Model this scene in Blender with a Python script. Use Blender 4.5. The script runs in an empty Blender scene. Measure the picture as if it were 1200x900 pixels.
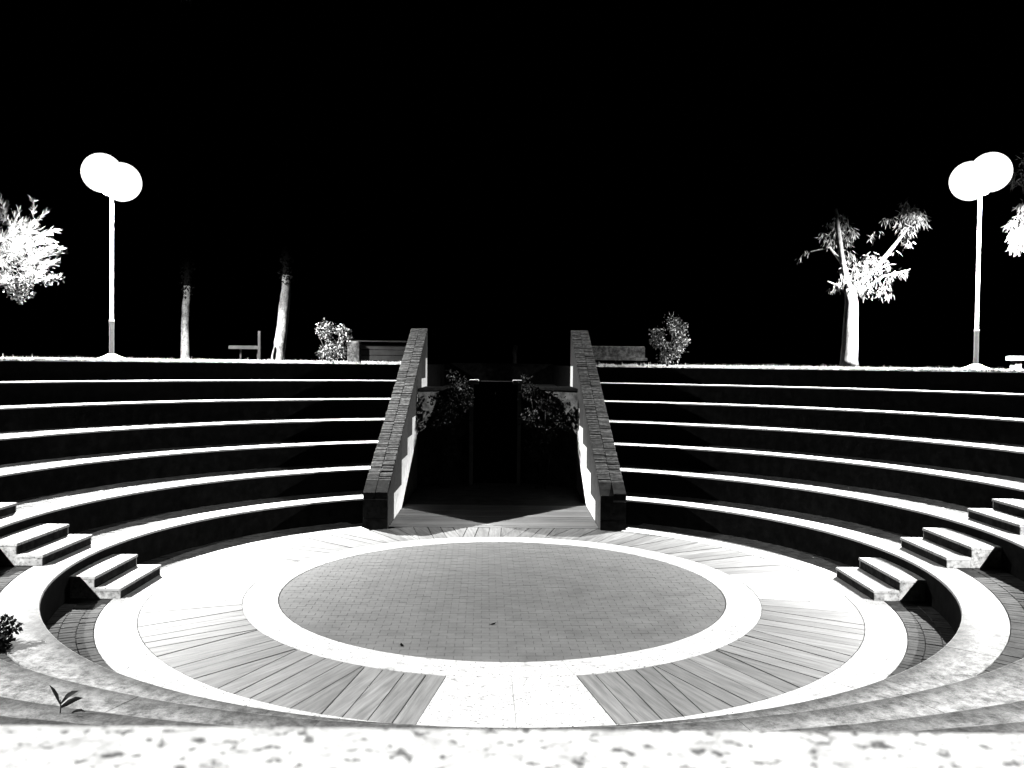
import bpy, math, random
import numpy as np
from mathutils import Matrix, Vector

random.seed(7); RNG = np.random.default_rng(7)
sc = bpy.context.scene
col = sc.collection
PI = math.pi; R = math.radians

# ------------------------------------------------------------------ camera
F_PX = 1012.34; CAM_H = 3.2; CAM_Y = -12.278
YAW, PITCH, ROLL = 0.00795, 0.02379, 0.01167
def ray(px, py):
    u = (px - 600) / F_PX; v = -(py - 450) / F_PX
    cr, sr = math.cos(ROLL), math.sin(ROLL); u, v = cr*u - sr*v, sr*u + cr*v
    cp, sp = math.cos(PITCH), math.sin(PITCH)
    dy = cp + sp*v; dz = -sp + cp*v
    cy, sy = math.cos(YAW), math.sin(YAW)
    return Vector((cy*u + sy*dy, -sy*u + cy*dy, dz))
def at(px, py, Y):                      # point of the vertical plane y = Y seen at a pixel
    d = ray(px, py); t = (Y - CAM_Y) / d.y
    return Vector((d.x*t, Y, CAM_H + d.z*t))
cam_data = bpy.data.cameras.new('camera'); cam = bpy.data.objects.new('camera', cam_data); col.objects.link(cam)
fw = ray(600, 450); rt = (ray(600 + F_PX, 450) - fw).normalized(); up = (ray(600, 450 - F_PX) - fw).normalized(); fw.normalize()
M = Matrix.Identity(4)
for i in range(3):
    M[i][0], M[i][1], M[i][2] = rt[i], up[i], -fw[i]
M[0][3], M[1][3], M[2][3] = 0.0, CAM_Y, CAM_H
cam.matrix_world = M
cam_data.sensor_width = 36.0; cam_data.lens = F_PX / 1200 * 36
cam_data.clip_start = 0.02; cam_data.clip_end = 3000
cam_data.dof.use_dof = True; cam_data.dof.focus_distance = 13.0; cam_data.dof.aperture_fstop = 12.0
sc.camera = cam

# ------------------------------------------------------------------ night sky and exposure
w = bpy.data.worlds.new('World'); sc.world = w; w.use_nodes = True
nt = w.node_tree; bg = nt.nodes['Background']
sky = nt.nodes.new('ShaderNodeTexSky'); sky.sky_type = 'NISHITA'; sky.sun_disc = False
sky.sun_elevation = R(-4); sky.sun_rotation = R(180)
hsv = nt.nodes.new('ShaderNodeHueSaturation'); hsv.inputs['Saturation'].default_value = 0.0
nt.links.new(sky.outputs[0], hsv.inputs['Color']); nt.links.new(hsv.outputs[0], bg.inputs[0])
bg.inputs[1].default_value = 0.0002
sc.view_settings.view_transform = 'Standard'; sc.view_settings.look = 'None'
sc.view_settings.exposure = 2.3; sc.view_settings.gamma = 1.0
sc.render.engine = 'CYCLES'
sc.cycles.max_bounces = 3; sc.cycles.diffuse_bounces = 0; sc.cycles.glossy_bounces = 1
sc.cycles.use_denoising = True
LAMP_W = 7200.0

# ------------------------------------------------------------------ dimensions (metres)
RD, R2_, R3_, R4_ = 3.10, 3.555, 4.795, 5.26        # brick disc, inner ring, planks, outer ring
TR = [None, 5.81, 6.87, 8.05, 9.12, 10.32, 11.45, 12.60]   # radius of each riser
TH = 0.45; SLAB = 0.465
PL0, PL1 = -2.72, -2.24                             # the two parapets (x)
PR0, PR1 = 1.87, 2.37
PY0, PY1 = 4.36, 12.60                              # parapets (y)
ZF, ZB = 0.70, 4.18
def ztop(y): return ZF + (y - PY0) * (ZB - ZF) / (PY1 - PY0)
def a_s(r): return math.acos((PL0 + .03) / r)
def a_e(r): return 2*PI + math.acos((PR1 - .03) / r)

# ------------------------------------------------------------------ helpers
def mesh(name, V, F, smooth=False):
    m = bpy.data.meshes.new(name); m.from_pydata([tuple(v) for v in V], [], [tuple(f) for f in F]); m.validate()
    if smooth: m.polygons.foreach_set('use_smooth', [True]*len(m.polygons))
    m.update(); return m
def obj(name, me, mat, parent=None, loc=(0, 0, 0), rot=(0, 0, 0)):
    if mat and not me.materials: me.materials.append(MAT[mat] if isinstance(mat, str) else mat)
    o = bpy.data.objects.new(name, me); col.objects.link(o)
    o.location = loc; o.rotation_euler = rot
    if parent: o.parent = parent
    return o
def tag(o, label=None, cat=None, group=None, kind=None):
    if label: o['label'] = label
    if cat: o['category'] = cat
    if group: o['group'] = group
    if kind: o['kind'] = kind
    return o
def thing(name, label, cat, loc=(0, 0, 0), rotz=0, group=None):
    o = bpy.data.objects.new(name, None); col.objects.link(o); o.empty_display_size = .2
    o.location = loc; o.rotation_euler = (0, 0, rotz)
    return tag(o, label, cat, group)
class B:
    def __init__(s): s.V = []; s.F = []
    def add(s, V, F):
        k = len(s.V); s.V += [tuple(v) for v in V]; s.F += [tuple(i + k for i in f) for f in F]; return s
    def box(s, x0, x1, y0, y1, z0, z1, c=0.0):
        if c <= 0:
            V = [(x, y, z) for z in (z0, z1) for (x, y) in ((x0, y0), (x1, y0), (x1, y1), (x0, y1))]
            return s.add(V, [(0, 3, 2, 1), (4, 5, 6, 7), (0, 1, 5, 4), (1, 2, 6, 5), (2, 3, 7, 6), (3, 0, 4, 7)])
        V = [(x, y, z) for z in (z0, z1 - c) for (x, y) in ((x0, y0), (x1, y0), (x1, y1), (x0, y1))]
        V += [(x, y, z1) for (x, y) in ((x0+c, y0+c), (x1-c, y0+c), (x1-c, y1-c), (x0+c, y1-c))]
        return s.add(V, [(0, 3, 2, 1), (0, 1, 5, 4), (1, 2, 6, 5), (2, 3, 7, 6), (3, 0, 4, 7),
                         (4, 5, 9, 8), (5, 6, 10, 9), (6, 7, 11, 10), (7, 4, 8, 11), (8, 9, 10, 11)])
    def prism(s, poly, z0, z1):
        n = len(poly)
        V = [(x, y, z0) for x, y in poly] + [(x, y, z1) for x, y in poly]
        F = [tuple(range(n-1, -1, -1)), tuple(range(n, 2*n))] + [(i, (i+1) % n, n + (i+1) % n, n + i) for i in range(n)]
        return s.add(V, F)
    def arc(s, prof, a0, a1, n, closed=True):     # sweep an (r,z) profile about the z axis
        m = len(prof); V = []; F = []
        for i in range(n + 1):
            a = a0 + (a1 - a0) * i / n; c_, s_ = math.cos(a), math.sin(a)
            V += [(r*c_, r*s_, z) for r, z in prof]
        for i in range(n):
            for j in range(m if closed else m - 1):
                k = (j + 1) % m
                F.append((i*m + j, (i+1)*m + j, (i+1)*m + k, i*m + k))
        if closed: F += [tuple(range(m)), tuple(range(n*m + m - 1, n*m - 1, -1))]
        return s.add(V, F)
    def tube(s, pts, rad, seg=8, jit=0.0, cap=True):
        pts = [Vector(p) for p in pts]; V = []; F = []; n = len(pts)
        for i, p in enumerate(pts):
            t = (pts[min(i+1, n-1)] - pts[max(i-1, 0)]).normalized()
            a = t.cross(Vector((0, 1, 0)) if abs(t.y) < .9 else Vector((1, 0, 0))).normalized(); b = t.cross(a)
            for j in range(seg):
                q = 2*PI*j/seg; rr = rad[i] * (1 + random.uniform(-jit, jit))
                V.append(p + a*(math.cos(q)*rr) + b*(math.sin(q)*rr))
        for i in range(n - 1):
            for j in range(seg):
                k = (j+1) % seg; F.append((i*seg+j, i*seg+k, (i+1)*seg+k, (i+1)*seg+j))
        if cap: F += [tuple(range(seg-1, -1, -1)), tuple(range((n-1)*seg, n*seg))]
        return s.add(V, F)
    def lathe(s, prof, seg=20, c=(0, 0, 0)):
        V = []; F = []; m = len(prof)
        for i in range(seg):
            a = 2*PI*i/seg; V += [(c[0] + r*math.cos(a), c[1] + r*math.sin(a), c[2] + z) for r, z in prof]
        for i in range(seg):
            k = (i+1) % seg
            for j in range(m-1): F.append((i*m+j, k*m+j, k*m+j+1, i*m+j+1))
        return s.add(V, F)
    def me(s, name, smooth=False): return mesh(name, s.V, s.F, smooth)

# ------------------------------------------------------------------ materials (a black and white world: greys only; door and benches darkened to stand for shade)
MAT = {}
def mat(name, lo, hi, scale=4.0, rough=.85, spec=.25, bump=.0, bscale=30, coord='world', rnd=0.0, island=False,
        stretch=None, spots=None, dirt=None, detail=6, cover=None, soft=(.08, .10), grit=.68, edge=None):
    m = bpy.data.materials.new(name); m.use_nodes = True; n = m.node_tree.nodes; l = m.node_tree.links
    p = n['Principled BSDF']; p.inputs['Roughness'].default_value = rough; p.inputs['Specular IOR Level'].default_value = spec
    if coord == 'world':
        g = n.new('ShaderNodeNewGeometry'); vec = g.outputs['Position']
    else:
        g = n.new('ShaderNodeTexCoord'); vec = g.outputs['Object']
    def mth(op, a, b, clamp=False):
        q = n.new('ShaderNodeMath'); q.operation = op; q.use_clamp = clamp
        for i, x in enumerate((a, b)):
            if isinstance(x, (int, float)): q.inputs[i].default_value = x
            else: l.new(x, q.inputs[i])
        return q.outputs[0]
    def mr(x, a, b, c, d):
        q = n.new('ShaderNodeMapRange'); l.new(x, q.inputs[0])
        for i, v in enumerate((a, b, c, d)): q.inputs[i+1].default_value = v
        return q.outputs[0]
    base = vec
    if stretch:
        mp = n.new('ShaderNodeMapping'); mp.inputs['Scale'].default_value = stretch; l.new(vec, mp.inputs[0]); vec = mp.outputs[0]
        if coord != 'world':
            oi = n.new('ShaderNodeObjectInfo'); va = n.new('ShaderNodeVectorMath'); va.operation = 'ADD'
            ml = n.new('ShaderNodeVectorMath'); ml.operation = 'SCALE'; ml.inputs[0].default_value = (17, 23, 11)
            l.new(oi.outputs['Random'], ml.inputs['Scale']); l.new(vec, va.inputs[0]); l.new(ml.outputs[0], va.inputs[1]); vec = va.outputs[0]
    def noise(v, s_, d_=detail, ro=.6):
        q = n.new('ShaderNodeTexNoise'); q.inputs['Scale'].default_value = s_; q.inputs['Detail'].default_value = d_; q.inputs['Roughness'].default_value = ro
        l.new(v, q.inputs['Vector']); return q.outputs['Fac']
    nf = noise(vec, scale)
    v = mr(nf, .3, .7, lo, hi)
    if rnd:
        if island: rv = n.new('ShaderNodeNewGeometry').outputs['Random Per Island']
        else: rv = n.new('ShaderNodeObjectInfo').outputs['Random']
        v = mth('MULTIPLY', v, mr(rv, 0, 1, 1 - rnd, 1 + rnd))
    if dirt:                                     # weathered patches, (scale, threshold, strength)
        d1 = mr(noise(base, dirt[0], 10, grit), dirt[1] - soft[0], dirt[1] + soft[1], 1.0, dirt[2])
        if cover:                                # (y where the patches begin, y where they are at full strength)
            sx = n.new('ShaderNodeSeparateXYZ'); l.new(base, sx.inputs[0])
            cv = mr(sx.outputs['Y'], cover[0], cover[1], 0, 1)
            d1 = mth('ADD', mth('MULTIPLY', d1, cv), mth('SUBTRACT', 1.0, cv))
        v = mth('MULTIPLY', v, d1)
    if edge:                                     # pale arris and dark band at the front of a near seat, (radius, width, darkness)
        sx2 = n.new('ShaderNodeSeparateXYZ'); l.new(base, sx2.inputs[0])
        rr_ = mth('SQRT', mth('ADD', mth('MULTIPLY', sx2.outputs['X'], sx2.outputs['X']), mth('MULTIPLY', sx2.outputs['Y'], sx2.outputs['Y'])), 0.0)
        wob = mth('MULTIPLY', mth('SUBTRACT', noise(base, 6.0, 6, .7), .5), .10)
        e1 = mr(mth('ADD', rr_, wob), edge[0]+.02, edge[0]+edge[1], edge[2], 1.0)
        e1 = mth('MAXIMUM', e1, mr(rr_, edge[0]+.008, edge[0]+.016, .9, 0.0))
        e1 = mth('ADD', mth('MULTIPLY', e1, cv), mth('SUBTRACT', 1.0, cv)); v = mth('MULTIPLY', v, e1)
    if spots:                                    # small pits, (scale, threshold, darkness)
        v = mth('MULTIPLY', v, mr(noise(base, spots[0], 3, .55), spots[1], spots[1] + .05, 1.0, spots[2]))
    cb = n.new('ShaderNodeCombineColor')
    for i in range(3): l.new(v, cb.inputs[i])
    l.new(cb.outputs[0], p.inputs['Base Color'])
    if bump:
        b = n.new('ShaderNodeBump'); b.inputs['Strength'].default_value = bump; b.inputs['Distance'].default_value = .01
        l.new(noise(vec, bscale, 5), b.inputs['Height']); l.new(b.outputs[0], p.inputs['Normal'])
    MAT[name] = m; return m
mat('travertine', .40, .56, 3.0, .75, .25, .4, 60, spots=(34, .615, .10), dirt=(7.0, .58, .28), grit=.82)
for k_ in range(1, 7):
    mat('seat_stone_%d' % k_, .46, .62, 2.2, .75, .25, .5, 60, spots=(22, .66, .5), dirt=(8.5, .44, .10), cover=(-1.0, -4.4), soft=(.20, .16), grit=.84, edge=(TR[k_], .26, .25))
mat('ledge_stone', .66, .84, 18, .8, .2, .5, 90, spots=(110, .575, .22), dirt=(38, .55, .5), soft=(.10, .10), grit=.8)
mat('shade_dark_stone', .002, .010, 5.0, .95, .05, .4, 18, dirt=(7, .5, .5))  # risers and court walls near-black: their shade is put into the colour
mat('step_shade_stone', .008, .04, 7.0, .95, .05, .4, 18, dirt=(9, .5, .35))  # step fronts far darker than the step ends, shade put into the colour
mat('end_stone', .28, .55, 9.0, .9, .1, .4, 30, dirt=(17, .54, .3))
mat('disc_brick', .086, .118, 2.2, .8, .25, .3, 60, rnd=.06, dirt=(1.3, .60, .78), spots=(60, .60, .75))
mat('disc_brick_field', .086, .118, 2.2, .8, .25, .3, 60, rnd=.06, island=True, dirt=(1.3, .60, .78), spots=(60, .60, .75))
mat('path_brick', .024, .060, 6, .85, .2, .4, 40, rnd=.25, dirt=(8, .55, .6))
mat('path_brick_field', .022, .052, 6, .85, .2, .4, 40, rnd=.25, island=True, dirt=(8, .55, .6))
mat('joint_sand', .058, .075, 8, .95, .05)
mat('mortar', .02, .035, 8, .95, .05)
mat('plank', .085, .20, 2.2, .6, .2, .5, 6, coord='object', stretch=(.7, 9, 9), rnd=.2, detail=8)
mat('deck_plank', .10, .17, 2.2, .6, .2, .3, 6, coord='object', stretch=(.7, 9, 9), rnd=.2, detail=8)
mat('coping_brick', .010, .16, 26, .9, .1, 1.0, 50, rnd=.45, dirt=(13, .5, .3), detail=9)
mat('rough_shade_stone', .003, .022, 9, .95, .05, .6, 25)  # parapet ends and lintel: deep shade put in as near-black stone
mat('pale_mortar', .25, .4, 12, .95, .05)
mat('band_stone', .03, .06, 12, .95, .05, .4, 40, rnd=.2)
mat('plaster', .50, .72, 5, .9, .1, .2, 40, dirt=(6, .62, .5))
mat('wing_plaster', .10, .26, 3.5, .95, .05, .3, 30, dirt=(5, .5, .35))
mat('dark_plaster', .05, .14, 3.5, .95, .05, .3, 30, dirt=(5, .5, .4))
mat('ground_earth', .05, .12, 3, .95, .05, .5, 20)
mat('lawn', .16, .30, 4, .95, .05, .5, 60)
mat('grass_blade', .22, .40, 6, .7, .2)
mat('bark_pale', .03, .13, 9, .9, .1, .8, 22, stretch=(1, 1, .35), dirt=(16, .60, .5))
mat('bark_grey', .03, .13, 9, .95, .05, 1.0, 25, stretch=(1, 1, .4), dirt=(18, .52, .4))
mat('leaf_pale', .03, .12, 6, .6, .15, rnd=.4, island=True)
mat('leaf_mid', .02, .08, 9, .5, .4, rnd=.8, island=True)
mat('leaf_bright', .04, .13, 6, .6, .15, rnd=.4, island=True)
mat('leaf_dark', .012, .045, 9, .6, .1, rnd=.8, island=True)
mat('shade_leaf_black', .001, .004, 9, 1.0, .0)  # near-black: night shade on the pine tops as colour; also dry leaves
mat('wood_old', .003, .010, 5, .9, .1, .4, 30)
mat('bench_stone', .014, .085, 8, .95, .05, .5, 30, dirt=(9, .5, .3))
mat('iron', .003, .006, 5, .8, .03)
mat('pole_paint', .08, .12, 6, .5, .4)
mat('concrete', .35, .5, 8, .9, .1, .3, 40)
m = bpy.data.materials.new('opal_lit'); m.use_nodes = True           # thin glowing glass that lets the bulb's light through
nn, ll = m.node_tree.nodes, m.node_tree.links; nn.remove(nn['Principled BSDF'])
em = nn.new('ShaderNodeEmission'); em.inputs[0].default_value = (1, 1, .97, 1); em.inputs[1].default_value = .65
tp = nn.new('ShaderNodeBsdfTransparent'); mx = nn.new('ShaderNodeMixShader'); mx.inputs[0].default_value = .4
ll.new(tp.outputs[0], mx.inputs[1]); ll.new(em.outputs[0], mx.inputs[2]); ll.new(mx.outputs[0], nn['Material Output'].inputs[0])
MAT['opal_lit'] = m

# ------------------------------------------------------------------ the stage floor
bed = B()
bed.lathe([(0.001, -.05), (6.6, -.05), (6.6, -.6)], 96)
floor = tag(obj('stage_floor', bed.me('stage_floor'), 'mortar'), 'round stage floor of brick, planks and pale stone', None, None, 'structure')

# brick disc in running bond
BL, BW, J = .20, .10, .003
th0 = R(1.4)
full = []; field = B()
def clip_poly(poly, rad):
    out = []; n = len(poly)
    for i in range(n):
        a, b = poly[i], poly[(i+1) % n]; ia, ib = math.hypot(*a) <= rad, math.hypot(*b) <= rad
        if ia: out.append(a)
        if ia != ib:
            dx, dy = b[0]-a[0], b[1]-a[1]; A = dx*dx+dy*dy; Bq = 2*(a[0]*dx+a[1]*dy); C = a[0]**2+a[1]**2-rad*rad
            s_ = math.sqrt(max(0, Bq*Bq-4*A*C)); t = [(-Bq-s_)/(2*A), (-Bq+s_)/(2*A)]
            t = [q for q in t if -1e-6 <= q <= 1+1e-6]
            if t: out.append((a[0]+dx*t[0], a[1]+dy*t[0]))
    return out
ca, sa = math.cos(th0), math.sin(th0)
for row in range(-33, 34):
    for k in range(-18, 19):
        x0 = k*BL + (row % 2)*BL/2; y0 = row*BW
        q = [(x0+J/2, y0+J/2), (x0+BL-J/2, y0+J/2), (x0+BL-J/2, y0+BW-J/2), (x0+J/2, y0+BW-J/2)]
        cen = (x0+BL/2, y0+BW/2); z = random.uniform(-.0015, .0015)
        ins = [math.hypot(*v) <= RD-.012 for v in q]
        if all(ins): full.append((y0, cen, z))
        elif any(ins):
            p = clip_poly(q, RD-.012)
            if len(p) >= 3: field.prism([(x*ca-y*sa, x*sa+y*ca) for x, y in p], -.045, z)
full.sort(key=lambda t: t[0])
bmesh_ = [B().box(-BL/2+J/2, BL/2-J/2, -BW/2+J/2, BW/2-J/2, -.045, 0, .002).me('disc_brick') for _ in range(2)]
for i, (y0, cxy, z) in enumerate(full):
    x, y = cxy[0]*ca-cxy[1]*sa, cxy[0]*sa+cxy[1]*ca
    if i < 300:
        obj('brick', bmesh_[i % 2], 'disc_brick', floor, (x, y, z), (random.uniform(-.004, .004), random.uniform(-.004, .004), th0 + random.uniform(-.008, .008)))
    else:
        b = B().box(-BL/2+J/2, BL/2-J/2, -BW/2+J/2, BW/2-J/2, -.045, 0, .002)
        t = th0 + random.uniform(-.008, .008); c1, s1 = math.cos(t), math.sin(t); tx, ty = random.uniform(-.004, .004), random.uniform(-.004, .004)
        field.add([(x+u*c1-v*s1, y+u*s1+v*c1, z+zz+tx*u+ty*v) for u, v, zz in b.V], b.F)
tag(obj('brick_field', field.me('brick_field'), 'disc_brick_field', floor), kind='stuff')

obj('joint_sand', B().lathe([(.001, -.010), (RD-.005, -.010), (RD-.005, -.044)], 64).me('joint_sand'), 'joint_sand', floor)
def slab_prof(r0, r1, z0, z1, c=.008):
    return [(r0, z0), (r1, z0), (r1, z1-c), (r1-c, z1), (r0+c, z1), (r0, z1-c)]
def ring_slabs(name, r0, r1, z0, z1, a0, a1, n, mt, parent, gap=.004, steps=5):
    da = (a1-a0)/n; g = gap/((r0+r1)/2)
    me = B().arc(slab_prof(r0, r1, z0, z1), -da/2+g/2, da/2-g/2, steps).me(name)
    for i in range(n):
        obj(name, me, mt, parent, (0, 0, random.uniform(-.0015, .0015)), (0, 0, a0 + da*(i+.5)))
SP = [(R(170.1), R(192.4)), (R(260.9), R(282.3)), (R(352.2), R(373.6))]      # the three stone spokes
ring_slabs('ring_slab', RD, R2_, -.045, .006, R(260.9), R(260.9)+2*PI, 17, 'travertine', floor, .003)
ring_slabs('outer_ring_slab', R3_, R4_, -.045, .006, R(122), R(422), 22, 'travertine', floor, .004)
for a0, a1 in SP: ring_slabs('spoke_slab', R2_+.003, R3_-.003, -.045, .004, a0, a1, 2, 'travertine', floor, .004)
# radial planks laid in fans with a tapering plank between
def plank(ai0, ai1, ao0, ao1, ro=None, gap=.013, name='plank', mt='plank'):
    ro = ro or (lambda a: R3_-.006)
    ri = R2_ + .006
    am = (ai0+ai1+ao0+ao1)/4; gi, go = gap/ri/2*random.uniform(.6, 1.7), gap/R3_/2*random.uniform(.6, 1.7)
    inner = [ai0+gi + (ai1-ai0-2*gi)*t for t in (0, .5, 1)]; outer = [ao1-go - (ao1-ao0-2*go)*t for t in (0, .5, 1)]
    P = [(ri*math.cos(a), ri*math.sin(a)) for a in inner] + [(ro(a)*math.cos(a), ro(a)*math.sin(a)) for a in outer]
    cx = sum(p[0] for p in P)/6; cy = sum(p[1] for p in P)/6; c1, s1 = math.cos(-am), math.sin(-am)
    L = [((x-cx)*c1-(y-cy)*s1, (x-cx)*s1+(y-cy)*c1) for x, y in P][::1]
    z = random.uniform(-.004, .004)
    obj(name, B().prism(L, -.045, 0).me(name), mt, floor, (cx, cy, z), (random.uniform(-.002, .002), random.uniform(-.002, .002), am))
def plank_sector(a0, a1, W=.232, flip=False, ro=None):
    ai = ao = 0.0; span = a1-a0; out = []
    while True:
        di, do = W/R2_, W/R3_
        if ai - ao > R(3.2): di, do = R(.5), ai-ao+R(.4)
        k = random.uniform(.9, 1.1); di *= k; do *= k
        ni, no = ai+di, ao+do
        if ni > span - R(2.2) or no > span - R(1.0): ni = no = span
        out.append((ai, ni, ao, no)); ai, ao = ni, no
        if ni == span: break
    for q in out:
        if flip: plank(a1-q[1], a1-q[0], a1-q[3], a1-q[2], ro)
        else: plank(a0+q[0], a0+q[1], a0+q[2], a0+q[3], ro)
plank_sector(SP[0][1], SP[1][0], flip=True); plank_sector(SP[1][1], SP[2][0])
plank_sector(R(13.6), R(62)); plank_sector(R(118), R(170.1), flip=True)
plank_sector(R(62), R(118), .245, ro=lambda a: min(R3_-.006, 4.46/math.sin(a)))
# passage deck: planks laid across, then dark paving
y = 4.475
while y < 7.0:
    wd = random.uniform(.17, .23)
    obj('plank', B().box(-(PR0-PL1)/2+.01, (PR0-PL1)/2-.01, -wd/2+.004, wd/2-.004, -.045, 0).me('plank'), 'deck_plank', floor,
        ((PL1+PR0)/2, y+wd/2, random.uniform(-.004, .004)))
    y += wd
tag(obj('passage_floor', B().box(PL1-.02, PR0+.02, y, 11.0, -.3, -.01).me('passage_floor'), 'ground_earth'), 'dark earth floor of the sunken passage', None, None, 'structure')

# ------------------------------------------------------------------ paving bricks behind each row of stone
def paving(rin, rout, z, a0, a1, parent, single=()):
    rows = max(2, round((rout-rin)/.19)); rw = (rout-rin)/rows; fieldb = B()
    me = None; cnt = 0
    bw = .102
    for r in range(rows):
        ra, rb = rin+rw*r+.002, rin+rw*(r+1)-.002; rm = (ra+rb)/2
        n = int((a1-a0)*rm/bw); da = (a1-a0)/n
        me = B().box(-(rb-ra)/2, (rb-ra)/2, -bw/2+.004, bw/2-.004, -.05, 0, .005).me('paving_brick')
        for i in range(n):
            a = a0 + da*(i+.5); zz = z + random.uniform(-.005, .003)
            if any(s0 <= a <= s1 for s0, s1 in single) and cnt < 300:
                cnt += 1
                obj('paving_brick', me, 'path_brick', parent, (rm*math.cos(a), rm*math.sin(a), zz), (random.uniform(-.02, .02), random.uniform(-.02, .02), a))
            else:
                c1, s1 = math.cos(a), math.sin(a); w2 = da*rm/2-.004; q = []
                tilt = random.uniform(-.02, .02)
                for rr, t in ((ra, -w2), (rb, -w2), (rb, w2), (ra, w2)):
                    q.append((rr*c1-t*s1, rr*s1+t*c1, zz+tilt*t))
                V = q + [(x, y_, z_-.04) for x, y_, z_ in q]
                fieldb.add(V, [(0, 1, 2, 3), (0, 4, 5, 1), (1, 5, 6, 2), (2, 6, 7, 3), (3, 7, 4, 0)])
    tag(obj('paving_field', fieldb.me('paving_field'), 'path_brick_field', parent), kind='stuff')
paving(R4_+.006, TR[1]+.01, 0.0, R(122.5), R(421), floor, [(R(186), R(218)), (R(324), R(354))])

# ------------------------------------------------------------------ seating tiers
ORD = ['lowest', 'second', 'third', 'fourth', 'fifth', 'sixth']
for k in range(1, 7):
    r, z = TR[k], TH*k; a0, a1 = a_s(r), a_e(r)
    t = thing('seating_tier', 'curved stone seating row, %s step up from the stage' % ORD[k-1], 'seating tier', group='curved seating rows round the stage')
    seg = 150
    obj('riser_wall', B().arc([(r+.006, z-TH-.08), (r+SLAB-.02, z-TH-.08), (r+SLAB-.02, z-.036), (r+.006, z-.036)], a0, a1, seg).me('riser_wall'), 'shade_dark_stone', t)
    nx = TR[k+1]
    obj('walkway_bed', B().arc([(r+SLAB-.03, z-.4), (nx+.05, z-.4), (nx+.05, z-.04), (r+SLAB-.03, z-.04)], a_s(nx), a_e(nx), seg).me('walkway_bed'), 'mortar', t)
    n = round((a1-a0)*r/1.35)
    ring_slabs('seat_slab', r, r+SLAB, z-.034, z, a0, a1, n, 'seat_stone_%d' % k, t, .004, 5)
    paving(r+SLAB+.008, nx+.008, z-.006, a_s(nx), a_e(nx), t, [(R(332), R(359)), (R(183), R(228))] if k == 1 else ())
rim = thing('rim_wall', 'topmost curved stone wall holding back the grassy bank', 'retaining wall')
obj('wall_face', B().arc([(TR[7]+.012, 2.6), (TR[7]+.3, 2.6), (TR[7]+.3, 3.11), (TR[7]+.012, 3.11)], a_s(TR[7]), a_e(TR[7]), 160).me('wall_face'), 'shade_dark_stone', rim)

# ------------------------------------------------------------------ ground beyond the rim
def gz(r): return 3.135 + .07*min(1, max(0, (r-12.8)/5.0)) + .0*(r > 30)
RG = [12.64, 12.9, 13.3, 13.9, 14.6, 15.5, 16.6, 18, 20, 24, 30, 42, 60, 100, 200, 500, 1500]
NA = 160; V = []; Fg = []
for r in RG:
    rr = min(r, 30.0); s0, e0 = a_s(rr), a_e(rr)
    for i in range(NA+1):
        a = s0 + (e0-s0)*i/NA
        V.append((r*math.cos(a), r*math.sin(a), gz(r)))
for j in range(len(RG)-1):
    for i in range(NA):
        Fg.append((j*(NA+1)+i, (j+1)*(NA+1)+i, (j+1)*(NA+1)+i+1, j*(NA+1)+i+1))
g = B().add(V, Fg)
jl = RG.index(30)
for j in range(jl, len(RG)-1):     # close the sector behind the passage
    A, Bq = j*(NA+1)+NA, (j+1)*(NA+1)+NA; C, D = (j+1)*(NA+1), j*(NA+1)
    g.F.append((A, Bq, C, D))
e, s_ = g.V[jl*(NA+1)+NA], g.V[jl*(NA+1)]
tag(obj('sunken_court', B().box(PL0+.03, PR1-.03, 11.9, 30.0, 1.6, 2.2).me('sunken_court'), 'ground_earth'), 'dark sunken court behind the portal', None, None, 'structure')
rw = thing('court_wall', 'dark retaining wall round the sunken court behind the portal', 'retaining wall')
obj('wall_face', B().box(PL0-.3, PL0+.03, 12.61, 30.2, 1.6, 3.13).me('wall_face'), 'shade_dark_stone', rw)
obj('wall_face', B().box(PR1-.03, PR1+.3, 12.61, 30.2, 1.6, 3.13).me('wall_face'), 'shade_dark_stone', rw)
obj('wall_face', B().box(PL0+.032, PR1-.032, 29.75, 30.1, 1.6, 3.19).me('wall_face'), 'shade_dark_stone', rw)
tag(obj('ground', g.me('ground'), 'lawn'), 'grassy ground on the bank round the amphitheatre', None, None, 'structure')
# short grass on the bank
n = 42000
a = np.where(RNG.random(n) < .5, RNG.uniform(R(15), R(79), n), RNG.uniform(R(101), R(165), n)); rr = 12.62 + RNG.random(n)**1.8*4.6
x, y = rr*np.cos(a), rr*np.sin(a)
hgt = RNG.uniform(.02, .06, n)*(1 + 1.3*(RNG.random(n) > .95)) ; tw = RNG.uniform(0, 2*PI, n); wd = .007
lx, ly = RNG.normal(0, .02, n), RNG.normal(0, .02, n)
zg = 3.135 + .07*np.clip((rr-12.8)/5, 0, 1) - .005
V = np.empty((n, 3, 3)); V[:, 0] = np.stack([x-wd*np.cos(tw), y-wd*np.sin(tw), zg], 1); V[:, 1] = np.stack([x+wd*np.cos(tw), y+wd*np.sin(tw), zg], 1)
V[:, 2] = np.stack([x+lx, y+ly, zg+hgt], 1)
tag(obj('grass', mesh('grass', V.reshape(-1, 3), np.arange(3*n).reshape(-1, 3)), 'grass_blade'), 'short lit grass along the rim of the bank', 'grass', None, 'stuff')

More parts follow.
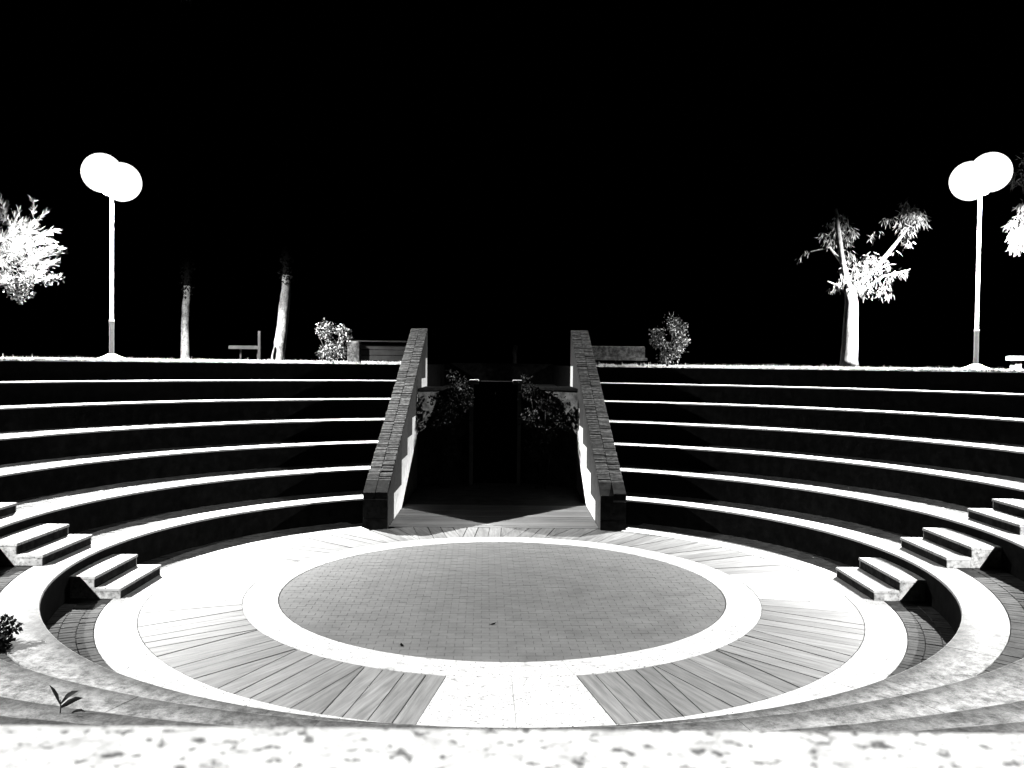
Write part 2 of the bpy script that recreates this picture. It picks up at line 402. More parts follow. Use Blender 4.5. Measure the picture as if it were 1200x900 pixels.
# ------------------------------------------------------------------ stone steps
def steps(label, side, x1, x2, y0, y1, z0, xr):
    t = thing('stone_steps', label, 'steps', (0, 0, 0), 0, 'short stone steps between seating rows')
    s = -1 if side == 'l' else 1
    def bx(a, b, y0_, y1_, z0_, z1_, c=0): return B().box(min(s*a, s*b), max(s*a, s*b), y0_, y1_, z0_, z1_, c)
    for i, (xa, xb, zt) in enumerate(((x1, x2, z0+.15), (x2, xr, z0+.30))):
        zb = z0+.006 if i == 0 else z0+.152
        obj('riser_block', bx(xa+.012, xr if i == 0 else xb, y0+.03, y1-.03, zb, zt-.04).me('riser_block'), 'step_shade_stone', t)
        obj('tread', bx(xa, xb-.003 if i == 0 else xb, y0, y1, zt-.038, zt, .006).me('tread'), 'travertine', t)
        for q0, q1 in ((y0+.006, y0+.029), (y1-.029, y1-.006)):
            obj('end_stone', bx(xa+.014, (x2-.003) if i == 0 else xb, q0, q1, zb, zt-.0385).me('end_stone'), 'end_stone', t)
            if i == 1: obj('end_stone', bx(x2, xb, q0, q1, z0+.006, z0+.151).me('end_stone'), 'end_stone', t)
steps('lower pair of stone steps facing the planks by the small shrub', 'l', 5.08, 5.43, -.81, .54, 0.0, 5.83)
steps('middle pair of stone steps on the lowest seating row, shrub side', 'l', 6.08, 6.42, -.88, .50, TH, 6.89)
steps('upper pair of stone steps on the second row, shrub side', 'l', 7.22, 7.62, -.86, .56, 2*TH, 8.07)
steps('lower pair of stone steps facing the planks across from the shrub', 'r', 5.08, 5.43, -.56, .81, 0.0, 5.83)
steps('middle pair of stone steps on the lowest row, across from the shrub', 'r', 6.10, 6.44, -.50, .90, TH, 6.89)
steps('upper pair of stone steps on the second row, across from the shrub', 'r', 7.15, 7.53, -.42, .95, 2*TH, 8.07)

# ------------------------------------------------------------------ parapets with brick coping
def parapet(x0, x1, inner, label):
    t = thing('sloping_parapet', label, 'parapet', (0, 0, 0), 0, 'sloping parapets of the passage')
    cop = .075
    P = [(PY0+.0, -.2), (PY1, -.2), (PY1, ZB-cop), (PY0+.0, ZF-cop)]
    V = [(x0+.012, y_, z_) for y_, z_ in P] + [(x1-.012, y_, z_) for y_, z_ in P]
    obj('core_wall', B().add(V, [(0, 1, 2, 3), (7, 6, 5, 4), (0, 4, 5, 1), (1, 5, 6, 2), (2, 6, 7, 3), (3, 7, 4, 0)]).me('core_wall'), 'dark_plaster', t)
    # brick on edge coping, two rows
    ang = math.atan2(ZB-ZF, PY1-PY0); L = math.hypot(ZB-ZF, PY1-PY0); n = 128; pt = (L-.42)/n
    wd = (x1-x0)/2
    mes = [B().box(-wd/2+.004, wd/2-.004, -pt/2+.004, pt/2-.004, -cop+.001, 0, .006).me('coping_brick') for _ in range(1)]
    for c_ in range(2):
        xm = x0 + wd*(c_+.5)
        for i in range(n):
            s_ = .42 + pt*(i+.5) + (c_*.3*pt)
            obj('coping_brick', mes[0], 'coping_brick', t, (xm+random.uniform(-.006, .006), PY0+s_*math.cos(ang), ZF+s_*math.sin(ang)+random.uniform(-.011, .006)),
                (ang+random.uniform(-.05, .05), random.uniform(-.02, .02), random.uniform(-.03, .03)))
    # big rough stones closing the low end
    e = []
    for c_ in range(2):
        xa, xb = x0+wd*c_+.006, x0+wd*(c_+1)-.006; dz = random.uniform(-.03, .02)
        V = [(xa, PY0-.02, ZF-.13+dz), (xb, PY0-.02, ZF-.13+dz), (xb, PY0+.38, ZF+.40*math.tan(ang)-.075), (xa, PY0+.38, ZF+.40*math.tan(ang)-.075),
             (xa, PY0-.02, ZF-.01+dz), (xb, PY0-.02, ZF-.01+dz), (xb, PY0+.38, ZF+.38*math.tan(ang)+.012), (xa, PY0+.38, ZF+.38*math.tan(ang)+.012)]
        obj('end_block', B().add(V, [(0, 3, 2, 1), (4, 5, 6, 7), (0, 1, 5, 4), (1, 2, 6, 5), (2, 3, 7, 6), (3, 0, 4, 7)]).me('end_block'), 'rough_shade_stone', t)
    for i, (za, zb) in enumerate(((-.02, .18), (.19, .54))):
        obj('end_block', B().box(x0+.004, x1-.004, PY0-.03, PY0-.001, za, zb, .0).me('end_block'), 'rough_shade_stone', t)
    # inner face: pale plaster panel and a toothed band of grey blocks under the coping
    xi = x1-.012 if inner > 0 else x0+.012
    def on_face(xa, xb): return (min(xi, xi+inner*xb)+ (inner*xa if inner > 0 else 0), max(xi, xi+inner*xb)+(inner*xa if inner < 0 else 0))
    pa, pb = on_face(.001, .006)
    P = [(PY0+.38, -.02), (PY1-.02, -.02), (PY1-.02, ZB-.2), (PY0+.38, ztop(PY0+.38)-.2)]
    V = [(pa, y_, z_) for y_, z_ in P] + [(pb, y_, z_) for y_, z_ in P]
    obj('plaster_panel', B().add(V, [(0, 1, 2, 3), (7, 6, 5, 4), (0, 4, 5, 1), (1, 5, 6, 2), (2, 6, 7, 3), (3, 7, 4, 0)]).me('plaster_panel'), 'plaster', t)
    ba, bb = on_face(.002, .011)
    yy = PY0+.02; first = True
    while yy < PY1-.05:
        ln = .95 if first else random.uniform(.9, 1.3); y2 = min(yy+ln, PY1-.03); zb = (-.02 if first else ztop(yy)-random.uniform(.55, .75))
        P = [(yy+.004, zb), (y2-.004, zb), (y2-.004, ztop(y2)-.077), (yy+.004, ztop(yy)-.077)]
        V = [(ba, y_, z_) for y_, z_ in P] + [(bb, y_, z_) for y_, z_ in P]
        obj('band_block', B().add(V, [(0, 1, 2, 3), (7, 6, 5, 4), (0, 4, 5, 1), (1, 5, 6, 2), (2, 6, 7, 3), (3, 7, 4, 0)]).me('band_block'), 'band_stone', t)
        yy = y2; first = False
parapet(PL0, PL1, 1, 'sloping brick-topped parapet on the bare trunks side of the passage')
parapet(PR0, PR1, -1, 'sloping brick-topped parapet on the leafy tree side of the passage')

# ------------------------------------------------------------------ portal at the end of the passage
p = thing('portal', 'low walled portal with pale door frame at the dark passage end', 'portal', (0, 0, 0))
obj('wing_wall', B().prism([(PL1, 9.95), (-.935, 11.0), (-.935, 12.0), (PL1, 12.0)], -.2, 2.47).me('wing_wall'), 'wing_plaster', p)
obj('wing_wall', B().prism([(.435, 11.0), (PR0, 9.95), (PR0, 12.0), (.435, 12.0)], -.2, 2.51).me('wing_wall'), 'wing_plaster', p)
obj('wall_coping', B().prism([(PL1+.01, 9.90), (-.95, 10.94), (-.95, 12.05), (PL1+.01, 12.05)], 2.473, 2.53).me('wall_coping'), 'rough_shade_stone', p)
obj('wall_coping', B().prism([(.45, 10.94), (PR0-.01, 9.90), (PR0-.01, 12.05), (.45, 12.05)], 2.513, 2.57).me('wall_coping'), 'rough_shade_stone', p)
for xa, xb in ((-.93, -.84), (.34, .43)): obj('jamb', B().box(xa, xb, 10.45, 11.0, -.05, 2.64, .006).me('jamb'), 'plaster', p)
obj('lintel', B().box(-.70, .20, 10.45, 11.01, 2.643, 2.725, .006).me('lintel'), 'rough_shade_stone', p)
for xa, xb in ((-.945, -.703), (.203, .445)): obj('lit_corner', B().box(xa, xb, 10.43, 11.02, 2.643, 2.76, .006).me('lit_corner'), 'plaster', p)  # lintel ends pale, middle dark: light on the corners put into colour
for xa, xb in ((-.838, -.2505), (-.2495, .338)):
    d = obj('door_leaf', B().box(xa, xb, 10.78, 10.86, -.005, 2.641).me('door_leaf'), 'iron', p)
    for i in range(6):
        xx = xa + .05 + (xb-xa-.1)*i/5; obj('door_bar', B().box(xx-.012, xx+.012, 10.755, 10.777, .08, 2.55).me('door_bar'), 'iron', d)

# ------------------------------------------------------------------ foliage
def leaf_mesh(name, clumps, L, W, mode='rand', fold=.3):
    """clumps: (x, y, z, rx, ry, rz, n, outward bias)"""
    Vs = []; 
    for (x, y, z, rx, ry, rz, n, ob) in clumps:
        n = int(n); d = RNG.normal(size=(n, 3)); d /= np.linalg.norm(d, axis=1)[:, None]
        rad = RNG.random(n)**.45
        pos = np.array([x, y, z]) + d*rad[:, None]*np.array([rx, ry, rz])
        dr = RNG.normal(size=(n, 3))
        if mode == 'droop': dr = dr*.55 + np.array([0, 0, -1.0]) + d*.25
        elif mode == 'spray': dr = dr*.22 + d*np.array([.7, .7, .5]) + np.array([.45, 0, .85])
        else: dr = dr + d*ob
        dr /= np.linalg.norm(dr, axis=1)[:, None]
        sd = np.cross(dr, RNG.normal(size=(n, 3))); sd /= np.linalg.norm(sd, axis=1)[:, None]; nm = np.cross(dr, sd)
        ll = (L*RNG.uniform(.6, 1.25, n))[:, None]; ww = (W*RNG.uniform(.7, 1.2, n))[:, None]
        q = np.empty((n, 4, 3)); q[:, 0] = pos; q[:, 1] = pos+dr*ll*.45+sd*ww+nm*ww*fold; q[:, 2] = pos+dr*ll; q[:, 3] = pos+dr*ll*.45-sd*ww+nm*ww*fold
        Vs.append(q)
    V = np.concatenate(Vs); k = len(V)
    me = bpy.data.meshes.new(name); me.from_pydata(V.reshape(-1, 3).tolist(), [], np.arange(4*k).reshape(-1, 4).tolist()); me.update(); return me
def px_clump(px, py, Y, rpx, n, ob=.3, ry=None, rypx=None):
    c = at(px, py, Y); k = (Y-CAM_Y)/F_PX; rx = rpx*k; rz = (rypx or rpx)*k
    return (c.x, c.y, c.z, rx, ry or rx, rz, n, ob)
def trunk_path(pix, Y): return [at(a_, b_, Y) for a_, b_ in pix]

# leafy tree beside the lamp, pale trunk
YT = 14.9
t = thing('leafy_tree', 'pale-trunked tree with drooping leaf clusters beside a lit lamp', 'tree', at(995, 425, YT))
o0 = Vector(t.location)
tb = B(); tb.tube([q-o0 for q in trunk_path([(995, 430), (995, 422), (996, 405), (997, 380), (998, 355), (996, 338)], YT)], [.30, .27, .25, .23, .20, .17], 14, .07)
tr = obj('trunk', tb.me('trunk', True), 'bark_pale', t)
for path, rad in (([(996, 345), (990, 322), (986, 300), (983, 275), (980, 245)], [.15, .12, .09, .07, .04]), ([(997, 348), (1010, 330), (1030, 310), (1050, 285), (1068, 262)], [.13, .10, .07, .05, .03]),
                  ([(997, 350), (1015, 338), (1035, 324), (1062, 317)], [.09, .06, .04, .02]), ([(995, 345), (982, 335), (970, 330)], [.08, .05, .02]), ([(988, 310), (972, 290), (950, 295)], [.06, .04, .02])):
    obj('limb', B().tube([at(a_, b_, YT+.25*math.sin(i*1.7)) - o0 for i, (a_, b_) in enumerate(path)], rad, 7, .08).me('limb', True), 'bark_pale', tr)
cl = [(1000, 322, 17, 420), (1012, 312, 13, 260), (1022, 322, 12, 200), (1003, 338, 12, 200), (1018, 340, 10, 120), (993, 300, 9, 170), (992, 282, 8, 170), (997, 272, 7, 120),
      (972, 283, 8, 120), (966, 276, 6, 60), (980, 268, 9, 90), (985, 255, 8, 90), (974, 262, 7, 70), (990, 265, 7, 80), (1056, 262, 7, 70), (1075, 245, 7, 90), (978, 338, 6, 50), (985, 330, 6, 60), (1036, 335, 8, 80), (1042, 345, 5, 40), (1032, 343, 5, 36),
      (1052, 320, 5, 40), (1060, 321, 4, 34), (1044, 325, 6, 50), (1030, 308, 9, 110), (1040, 312, 6, 60), (1020, 302, 8, 120), (1022, 278, 5, 40), (1038, 258, 5, 40), (1046, 256, 4, 30),
      (1064, 250, 11, 330), (1072, 256, 10, 300), (1080, 256, 7, 140), (1068, 268, 7, 110), (1060, 240, 6, 90), (1062, 282, 7, 60), (1066, 286, 4, 30), (1058, 270, 6, 40), (1050, 296, 5, 14), (945, 296, 5, 22), (936, 302, 4, 10), (1085, 264, 3, 30), (1028, 270, 6, 14)]
obj('crown', leaf_mesh('crown', [(lambda c: (c[0]-o0.x, c[1]-o0.y, c[2]-o0.z) + c[3:])(px_clump(a_, b_, YT+random.uniform(-.3, .3), r_, n_*.55, .3)) for a_, b_, r_, n_ in cl], .19, .015, 'droop'), 'leaf_pale', t)

# bushy tree at the other lamp, needle-like sprays
YL = 12.6
t = thing('feathery_tree', 'feathery tree with upswept needle sprays beside a lamp, glowing in its light', 'tree', at(-45, 424, YL)); o0 = Vector(t.location)
tr = obj('trunk', B().tube([at(a_, b_, YL)-o0 for a_, b_ in ((-45, 428), (-44, 390), (-38, 350), (-25, 320), (-10, 300))], [.26, .22, .18, .12, .07], 10, .08).me('trunk', True), 'bark_grey', t)
for path in (([(-25, 320), (10, 300), (35, 285)]), ([(-10, 300), (10, 275), (22, 250)]), ([(-30, 335), (0, 335), (30, 330)]), ([(-20, 310), (-30, 270), (-35, 240)])):
    obj('limb', B().tube([at(a_, b_, YL)-o0 for a_, b_ in path], [.07, .045, .02], 6, .05).me('limb', True), 'bark_grey', tr)
lc = lambda c: (c[0]-o0.x, c[1]-o0.y, c[2]-o0.z) + c[3:]
sv = []
for i in range(150):
    th = random.gauss(R(50), R(42)); cx_, cy_ = min(random.gauss(8, 24), 42), random.gauss(296, 15)
    st = at(cx_, cy_, YL + random.gauss(0, .45)) - o0; ln = random.uniform(.35, .95)
    dv = Vector((math.cos(th), random.gauss(0, .45), math.sin(th))).normalized()
    n_ = 60; tt = RNG.random(n_); bp = np.array(st)[None] + np.array(dv)[None]*(tt*ln)[:, None] + np.array([0, 0, -.10])[None]*(tt**2)[:, None]
    dd = np.array(dv)[None] + RNG.normal(0, .42, (n_, 3)); dd /= np.linalg.norm(dd, axis=1)[:, None]
    sd = np.cross(dd, RNG.normal(size=(n_, 3))); sd /= np.linalg.norm(sd, axis=1)[:, None]
    L_ = RNG.uniform(.10, .24, n_)[:, None]; q = np.empty((n_, 4, 3)); q[:, 0] = bp; q[:, 1] = bp+dd*L_*.5+sd*.0045; q[:, 2] = bp+dd*L_; q[:, 3] = bp+dd*L_*.5-sd*.0045
    sv.append(q)
sv = np.concatenate(sv); cr = obj('crown', mesh('crown', sv.reshape(-1, 3), np.arange(len(sv)*4).reshape(-1, 4)), 'leaf_bright', t)
cl = [(18, 340, 12, 240), (30, 332, 10, 150), (55, 325, 11, 120), (8, 328, 10, 200), (22, 350, 7, 90), (70, 325, 6, 20), (40, 322, 10, 150), (35, 345, 5, 40)]
obj('lower_crown', leaf_mesh('lower_crown', [lc(px_clump(a_, b_, YL+random.uniform(-.3, .3), r_, n_, .3)) for a_, b_, r_, n_ in cl], .085, .022), 'leaf_mid', t)

# foliage of the tree hanging in at the frame edge behind the lamp
YR = 13.4
t = thing('weeping_tree', 'tree with long hanging leaf curtains just behind a lit lamp', 'tree', at(1232, 432, YR)); o0 = Vector(t.location)
tr = obj('trunk', B().tube([at(a_, b_, YR)-o0 for a_, b_ in ((1232, 436), (1231, 380), (1228, 300), (1222, 240), (1215, 200))], [.28, .23, .19, .14, .08], 10, .08).me('trunk', True), 'bark_grey', t)
obj('limb', B().tube([at(a_, b_, YR)-o0 for a_, b_ in ((1226, 270), (1210, 235), (1196, 215), (1184, 222))], [.08, .05, .03, .012], 6, .05).me('limb', True), 'bark_grey', tr)
cl = [(1198, 262, 13, 420), (1192, 275, 10, 260), (1190, 288, 6, 90), (1204, 245, 12, 300), (1212, 270, 16, 500), (1196, 205, 9, 60), (1205, 190, 14, 90), (1190, 212, 6, 40), (1215, 215, 16, 200), (1225, 250, 16, 300), (1186, 262, 6, 90)]
obj('crown', leaf_mesh('crown', [lc(px_clump(a_, b_, YR+random.uniform(-.2, .2), r_, n_*.7, .3)) for a_, b_, r_, n_ in cl], .22, .016, 'droop'), 'leaf_pale', t)

# two tall trunks, coloured black above where their light fades
def pine(label, base, pix, Y, rads, topz):
    t = thing('tall_pine', label, 'tree', at(*base, Y), 0, 'tall pines on the bank'); o0 = Vector(t.location)
    pts = [at(a_, b_, Y)-o0 for a_, b_ in pix]; last = pts[-1]; d = (pts[-1]-pts[-2]).normalized()
    ext = [last + d*h_ for h_ in (2.0, 7.5, 11.0)]; N = len(pts)
    dense = []; dr = []
    for i in range(N-1):
        for q in range(4): dense.append(pts[i].lerp(pts[i+1], q/4)); dr.append(rads[i] + (rads[i+1]-rads[i])*q/4)
    dense += [pts[-1]] + ext; dr += [rads[-1], rads[-1]*.9, rads[-1]*.7, rads[-1]*.5]
    kk = 4*(N-1) - 2
    tr = obj('trunk', B().tube(dense[:kk+1], dr[:kk+1], 12, .09).me('trunk', True), 'bark_grey', t)
    obj('black_fade_trunk', B().tube(dense[kk:], dr[kk:], 12, .05).me('black_fade_trunk', True), 'shade_leaf_black', t)  # trunk above the lamp beam, its darkness painted as near-black
    obj('fade_leaves', leaf_mesh('fade_leaves', [(p_.x, p_.y, p_.z, .24, .24, .42, 130, .3) for p_ in [dense[kk-1].lerp(ext[1], q/14) + Vector((0, 0, .12)) for q in range(15)]], .12, .04), 'shade_leaf_black', tr)  # black leaf sleeve added to imitate the trunk's fade into darkness
    top = ext[-1]
    for i in range(7):
        a_ = 2*PI*i/7; obj('limb', B().tube([ext[1], ext[1].lerp(top, .6) + Vector((math.cos(a_)*1.1, math.sin(a_)*1.1, .2)), top + Vector((math.cos(a_)*2.2, math.sin(a_)*2.2, .3))], [.07, .05, .02], 6).me('limb', True), 'shade_leaf_black', tr)
    cl = [(top.x+random.uniform(-2, 2), top.y+random.uniform(-2, 2), top.z+.5+random.uniform(-.4, .6), .9, .9, .5, 260, .5) for _ in range(14)]
    obj('crown', leaf_mesh('crown', cl, .22, .012), 'leaf_dark', t)
pine('slim straight tree trunk coloured black above where its light fades', (217, 421), [(217, 424), (217, 412), (216.5, 385), (217.5, 362), (219, 345), (219.5, 325)], 20.0, [.18, .15, .14, .13, .12, .115], 12)
pine('thicker tree trunk leaning a little, near a leafy bush', (326, 422), [(325, 425), (327, 412), (330, 390), (333, 360), (335.5, 335), (336, 310)], 18.0, [.25, .215, .20, .18, .155, .13], 12)

# round bushes on the bank
def bush(label, px, py, rpx, rypx, Y, n, matn, name='bush'):
    base = at(px, py, Y); base.z = 3.16; t = thing(name, label, 'bush', base); k = (Y-CAM_Y)/F_PX; rx, rz = rpx*k, rypx*k
    cl = []
    for _ in range(26):
        d = Vector((random.gauss(0, 1), random.gauss(0, 1), random.gauss(0, 1))).normalized()
        cl.append((d.x*rx*random.uniform(.5, .85), d.y*rx*.72, rz + d.z*rz*random.uniform(.6, .9), rx*random.uniform(.2, .42), rx*.34, rz*random.uniform(.18, .36), n/26*random.uniform(.3, 1.6), .4))
    for i in range(5):
        a_ = random.uniform(0, 2*PI)
        obj('stem', B().tube([(0, 0, -.02), (math.cos(a_)*rx*.3, math.sin(a_)*rx*.3, rz*.6), (math.cos(a_)*rx*.6, math.sin(a_)*rx*.6, rz*1.3)], [.03, .02, .008], 6).me('stem'), 'bark_grey', t)
    obj('foliage', leaf_mesh('foliage', cl, .085, .024), matn, t)
bush('rounded leafy bush between the leaning trunk and a stone bench', 389, 421, 26, 25, 13.4, 1500, 'leaf_mid')
bush('taller leafy bush standing beside the brick-backed bench', 782, 427, 25, 32, 13.4, 1700, 'leaf_mid')

# creepers in the passage
def creeper(label, cl, base):
    t = thing('creeper', label, 'shrub', base)
    for i in range(5):
        top = cl[i % len(cl)]; obj('stem', B().tube([(random.uniform(-.2, .2), random.uniform(-.1, .1), -.02), (top[0]*.5-base[0]*.5, .05, (top[2]-base[2])*.5), (top[0]-base[0], top[1]-base[1], top[2]-base[2])], [.02, .015, .006], 5).me('stem'), 'bark_grey', t)
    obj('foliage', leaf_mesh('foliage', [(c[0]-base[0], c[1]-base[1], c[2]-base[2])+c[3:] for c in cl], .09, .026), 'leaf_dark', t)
YC = 9.9
creeper('dark creeper climbing the wall by the door, trunk side', [px_clump(a_, b_, YC, r_, n_) for a_, b_, r_, n_ in ((538, 455, 14, 260), (545, 470, 12, 180), (525, 475, 15, 260), (515, 490, 14, 200), (535, 500, 14, 200), (512, 470, 10, 100), (530, 440, 8, 40), (525, 530, 16, 200))], (-1.5, YC, 0))
creeper('dark creeper climbing the wall by the door, leafy tree side', [px_clump(a_, b_, YC, r_, n_) for a_, b_, r_, n_ in ((622, 460, 12, 180), (640, 470, 14, 240), (655, 480, 15, 240), (620, 490, 13, 200), (640, 505, 15, 200), (665, 495, 10, 150), (615, 445, 7, 40), (630, 530, 18, 200))], (1.0, YC, 0))

# small weed in a joint and the shrub on the lowest row
wb = Vector((-2.30, -7.80, 1.35)); t = thing('weed_sprig', 'small sprig of pointed leaves growing from a stone seat', 'weed', wb)
obj('stem', B().tube([(0, 0, -.01), (.004, 0, .03), (0, .005, .07)], [.004, .0035, .002], 6).me('stem'), 'leaf_dark', t)
def blade(pts, wmax):
    b = B(); n = len(pts); V = []
    for i, p_ in enumerate(pts):
        ww = wmax*math.sin(PI*(.12+.88*i/(n-1))) if i < n-1 else .0005
        V += [(p_[0], p_[1]-ww*.4, p_[2]-ww), (p_[0], p_[1]+.002, p_[2]), (p_[0], p_[1]+ww*.4, p_[2]+ww)]
    return b.add(V, [f for i in range(n-1) for f in ((i*3, i*3+3, i*3+4, i*3+1), (i*3+1, i*3+4, i*3+5, i*3+2))]).me('leaf', True)
obj('leaf', blade([(0, 0, .05), (-.012, 0, .085), (-.03, 0, .115), (-.055, .0, .148)], .015), 'leaf_dark', t)
obj('leaf', blade([(0, 0, .045), (.03, 0, .085), (.06, 0, .105), (.095, 0, .118)], .015), 'leaf_dark', t)
obj('leaf', blade([(0, 0, .03), (.04, 0, .055), (.08, 0, .075), (.12, 0, .082)], .015), 'leaf_dark', t)
obj('leaf', blade([(.06, 0, .004), (.085, 0, .014), (.11, 0, .018), (.135, 0, .008)], .007), 'leaf_dark', t)
sb = Vector((-4.84, -4.12, .445)); t = thing('small_shrub', 'small dark shrub growing behind the lowest stone seat', 'shrub', sb)
for i in range(6):
    a_ = i*1.05; obj('stem', B().tube([(0, 0, -.03), (math.cos(a_)*.06, math.sin(a_)*.06, .14), (math.cos(a_)*.14, math.sin(a_)*.14, .3)], [.008, .006, .003], 5).me('stem'), 'bark_grey', t)
obj('foliage', leaf_mesh('foliage', [(random.uniform(-.2, .16), random.uniform(-.12, .12), random.uniform(.04, .22), .09, .09, .08, 90, .4) for _ in range(18)], .06, .02), 'leaf_dark', t)
for px_, py_, rz_, lab in ((577, 732, .5, 'curled dry leaf lying mid brick disc'), (471, 757, 1.9, 'flat dry leaf lying near the edge of the brick disc')):
    d = ray(px_, py_); q = -CAM_H/d.z; o = obj('fallen_leaf', B().add([(-.07, 0, .012), (-.02, .025, .004), (0, 0, .02), (-.02, -.025, .004), (.03, .03, .006), (.03, -.03, .006), (.08, 0, .03)], [(0, 3, 2), (0, 2, 1), (1, 2, 4), (3, 5, 2), (2, 5, 6), (2, 6, 4)]).me('fallen_leaf'), 'shade_leaf_black', None, (d.x*q, CAM_Y+d.y*q, .004), (0, 0, rz_)); o.scale = (.7, .6, .6)
    tag(o, lab, 'leaf')

# ------------------------------------------------------------------ the stone block the camera looks over
lb = B(); lb.box(-1.3, 1.3, -12.22, -11.80, 2.697, 2.998, .006)
tag(obj('stone_block', lb.me('stone_block'), 'ledge_stone'), 'pitted pale stone block laid across the topmost row', 'stone block')

# ------------------------------------------------------------------ benches and posts on the bank
def bench_stone(label, px0, px1, py0, py1, Y):
    a_, b_ = at(px0, py0, Y), at(px1, py1, Y); zg_ = 3.165; h_ = max(a_.z-zg_, .45)
    t = thing('stone_bench', label, 'bench', (a_.x, Y, zg_)); L = b_.x-a_.x
    obj('backrest', B().box(0, L, .38, .5, h_*.42, h_, .03).me('backrest'), 'bench_stone', t)
    obj('seat', B().box(-.02, L+.02, 0, .5, h_*.28, h_*.41, .015).me('seat'), 'bench_stone', t)
    for x_ in (.05, L/2-.08, L-.22): obj('foot', B().box(x_, x_+.16, .06, .44, -.03, h_*.279, .01).me('foot'), 'bench_stone', t)
bench_stone('rough stone bench with a pale backrest beside the taller bush', 694, 758, 405, 425, 14.4)
bl = at(407, 400, 14.6); t = thing('wooden_bench', 'long dark boarded bench with one end panel coloured as lit by the rounded bush', 'bench', (bl.x, 14.6, 3.165))
hL = bl.z-3.165
obj('end_panel', B().box(0, .36, 0, .45, -.02, hL, .02).me('end_panel'), 'bench_stone', t)  # paler panel: the light on this bench end is put into the colour
obj('end_panel', B().box(1.9, 2.2, 0, .45, -.02, hL, .02).me('end_panel'), 'wood_old', t)
for i in range(3): obj('board', B().box(.37, 1.89, .1, .14, .08+i*.17, .23+i*.17, .004).me('board'), 'wood_old', t)
obj('top_board', B().box(.02, 2.2, .03, .4, hL+.003, hL+.035, .004).me('top_board'), 'wood_old', t)
tl = at(270, 405, 17.5); t = thing('wooden_table', 'narrow wooden table board on thin legs between the two trunks', 'table', (tl.x, 17.5, 3.19)); hh = tl.z-3.19
obj('table_top', B().box(0, 1.0, -.2, .2, hh-.11, hh, .01).me('table_top'), 'wood_old', t)
for x_ in (.33, .92): obj('leg', B().box(x_, x_+.05, -.03, .03, -.03, hh-.112).me('leg'), 'wood_old', t)
pl = at(304, 388, 17.2); tag(obj('wooden_post', B().box(-.04, .04, -.04, .04, -.05, pl.z-3.19, .01).me('wooden_post'), 'wood_old', None, (pl.x, 17.2, 3.19)), 'slim upright wooden post at the end of the narrow table', 'post')
pb = at(603, 401, 30.8); tag(obj('wooden_post', B().tube([(0, 0, -.05), (.01, 0, .25), (0, 0, .55), (.05, 0, .9)], [.12, .10, .11, .13], 8, .08).me('wooden_post'), 'bark_grey', None, (pb.x, 30.8, 3.2)), 'short dim stump-like post standing behind the portal', 'post')
wbn = at(1184, 417, 15.5); t = thing('slab_bench', 'white slab bench on two blocks under the weeping tree', 'bench', (wbn.x, 15.5, 3.17))
obj('seat', B().box(0, 1.5, -.2, .25, .32, .45, .01).me('seat'), 'concrete', t)
for x_ in (.1, 1.2): obj('foot', B().box(x_, x_+.2, -.12, .17, -.03, .319).me('foot'), 'concrete', t)

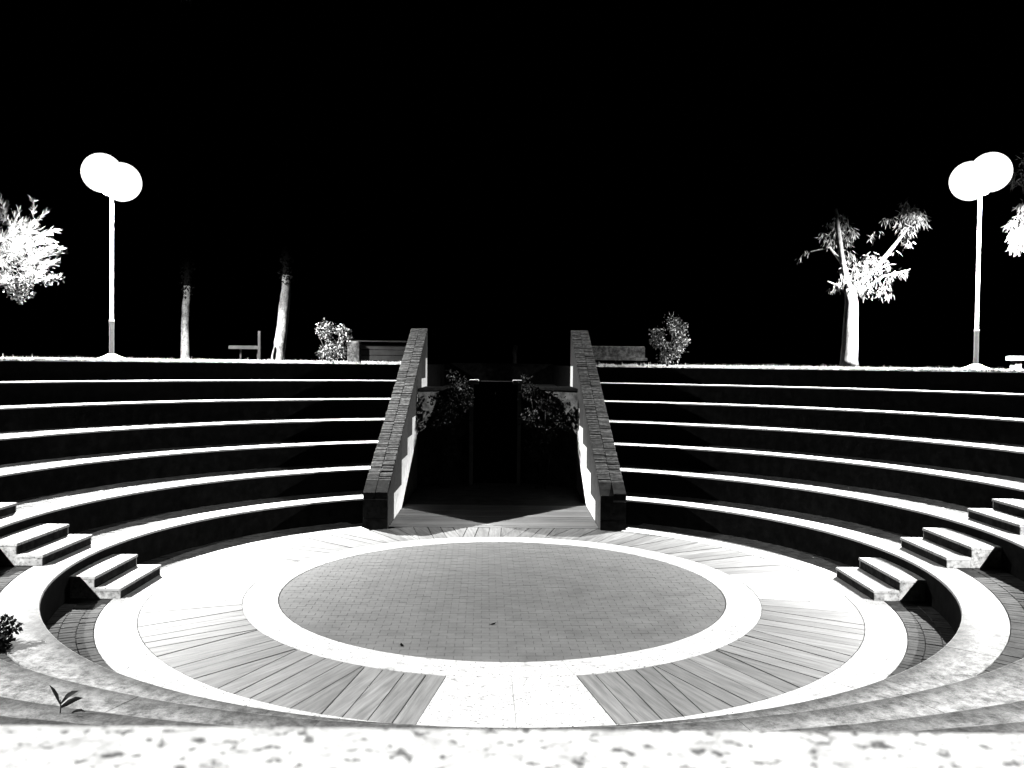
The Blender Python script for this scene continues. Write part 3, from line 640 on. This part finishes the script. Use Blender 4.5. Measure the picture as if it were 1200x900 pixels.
# ------------------------------------------------------------------ street lamps
def lamp(label, foot, zl, side, power=1.0, spill=0):
    """a pole with two lit opal globes; they throw most of their light below a cut-off angle"""
    t = thing('street_lamp', label, 'street lamp', (foot[0], foot[1], 3.17), 0, 'twin globe lamps round the amphitheatre')
    h_ = zl - 3.17 - .50
    obj('base', B().lathe([(.001, .16), (.12, .16), (.2, .11), (.42, .02), (.46, -.04)], 20).me('base', True), 'concrete', t)
    obj('pole', B().lathe([(.065, .10), (.065, 1.05), (.075, 1.06), (.075, 1.14), (.05, 1.16), (.045, h_), (.001, h_)], 16).me('pole', True), 'pole_paint', t)
    hi, lo_ = Vector((side*.22, -.12, h_+.60)), Vector((-side*.22, .12, h_+.40))
    obj('crossbar', B().tube([hi-Vector((0, 0, .53)), Vector((side*.12, -.09, h_-.02)), Vector((-side*.12, .09, h_-.03)), lo_-Vector((0, 0, .53))], [.03]*4, 8).me('crossbar', True), 'pole_paint', t)
    prof = [(.001, -.55)] + [(.55*math.sin(a_), -.55*math.cos(a_)) for a_ in np.linspace(.2, PI-.2, 14)] + [(.001, .54)]
    for c_ in (hi, lo_):
        gl = obj('globe', B().lathe(prof, 28).me('globe', True), 'opal_lit', t, c_)
        obj('globe_cap', B().lathe([(.001, .57), (.06, .565), (.11, .535), (.001, .53)], 14).me('globe_cap', True), 'iron', gl)
    ld = bpy.data.lights.new('lamp_light', 'SPOT'); ld.energy = LAMP_W*power; ld.color = (1, 1, .985)
    ld.spot_size = R(2*CUT); ld.spot_blend = SOFT; ld.shadow_soft_size = .06
    lo = bpy.data.objects.new('lamp_light', ld); col.objects.link(lo); lo.parent = t
    q = Vector((-foot[0], -foot[1])).normalized()*.16; lo.location = (q.x, q.y, h_+.46)
    if spill:                       # stray light above the main beam
        l2 = ld.copy(); l2.energy = ld.energy*spill; l2.spot_size = R(2*80); l2.spot_blend = .3
        lo2 = bpy.data.objects.new('lamp_light', l2); col.objects.link(lo2); lo2.parent = t; lo2.location = lo.location
OPAL = 1.75                # the light lost in the glass
CUT, SOFT = 66, .32
lf = at(131, 208, 12.6); lamp('twin globe street lamp beside the feathery tree', (lf.x, 12.6), lf.z, -1, 3.3*OPAL, .22)
rf = at(1149, 207, 12.2); lamp('twin globe street lamp between the pale-trunked and weeping trees', (rf.x, 12.2), rf.z, 1, 3.3*OPAL, .22)
CUT, SOFT = 66, .40
lamp('twin globe street lamp on the near bank, shrub side', (-12.2, -7.2), 8.6, -1, .88*OPAL)
lamp('twin globe street lamp on the near bank across from the shrub', (11.2, -8.7), 8.6, 1, .92*OPAL)
lamp('shorter twin globe lamp added unseen to light the pitted stone block', (.9, -15.3), 6.4, 1, .11*OPAL)  # unseen lamp added only to brighten the stone block
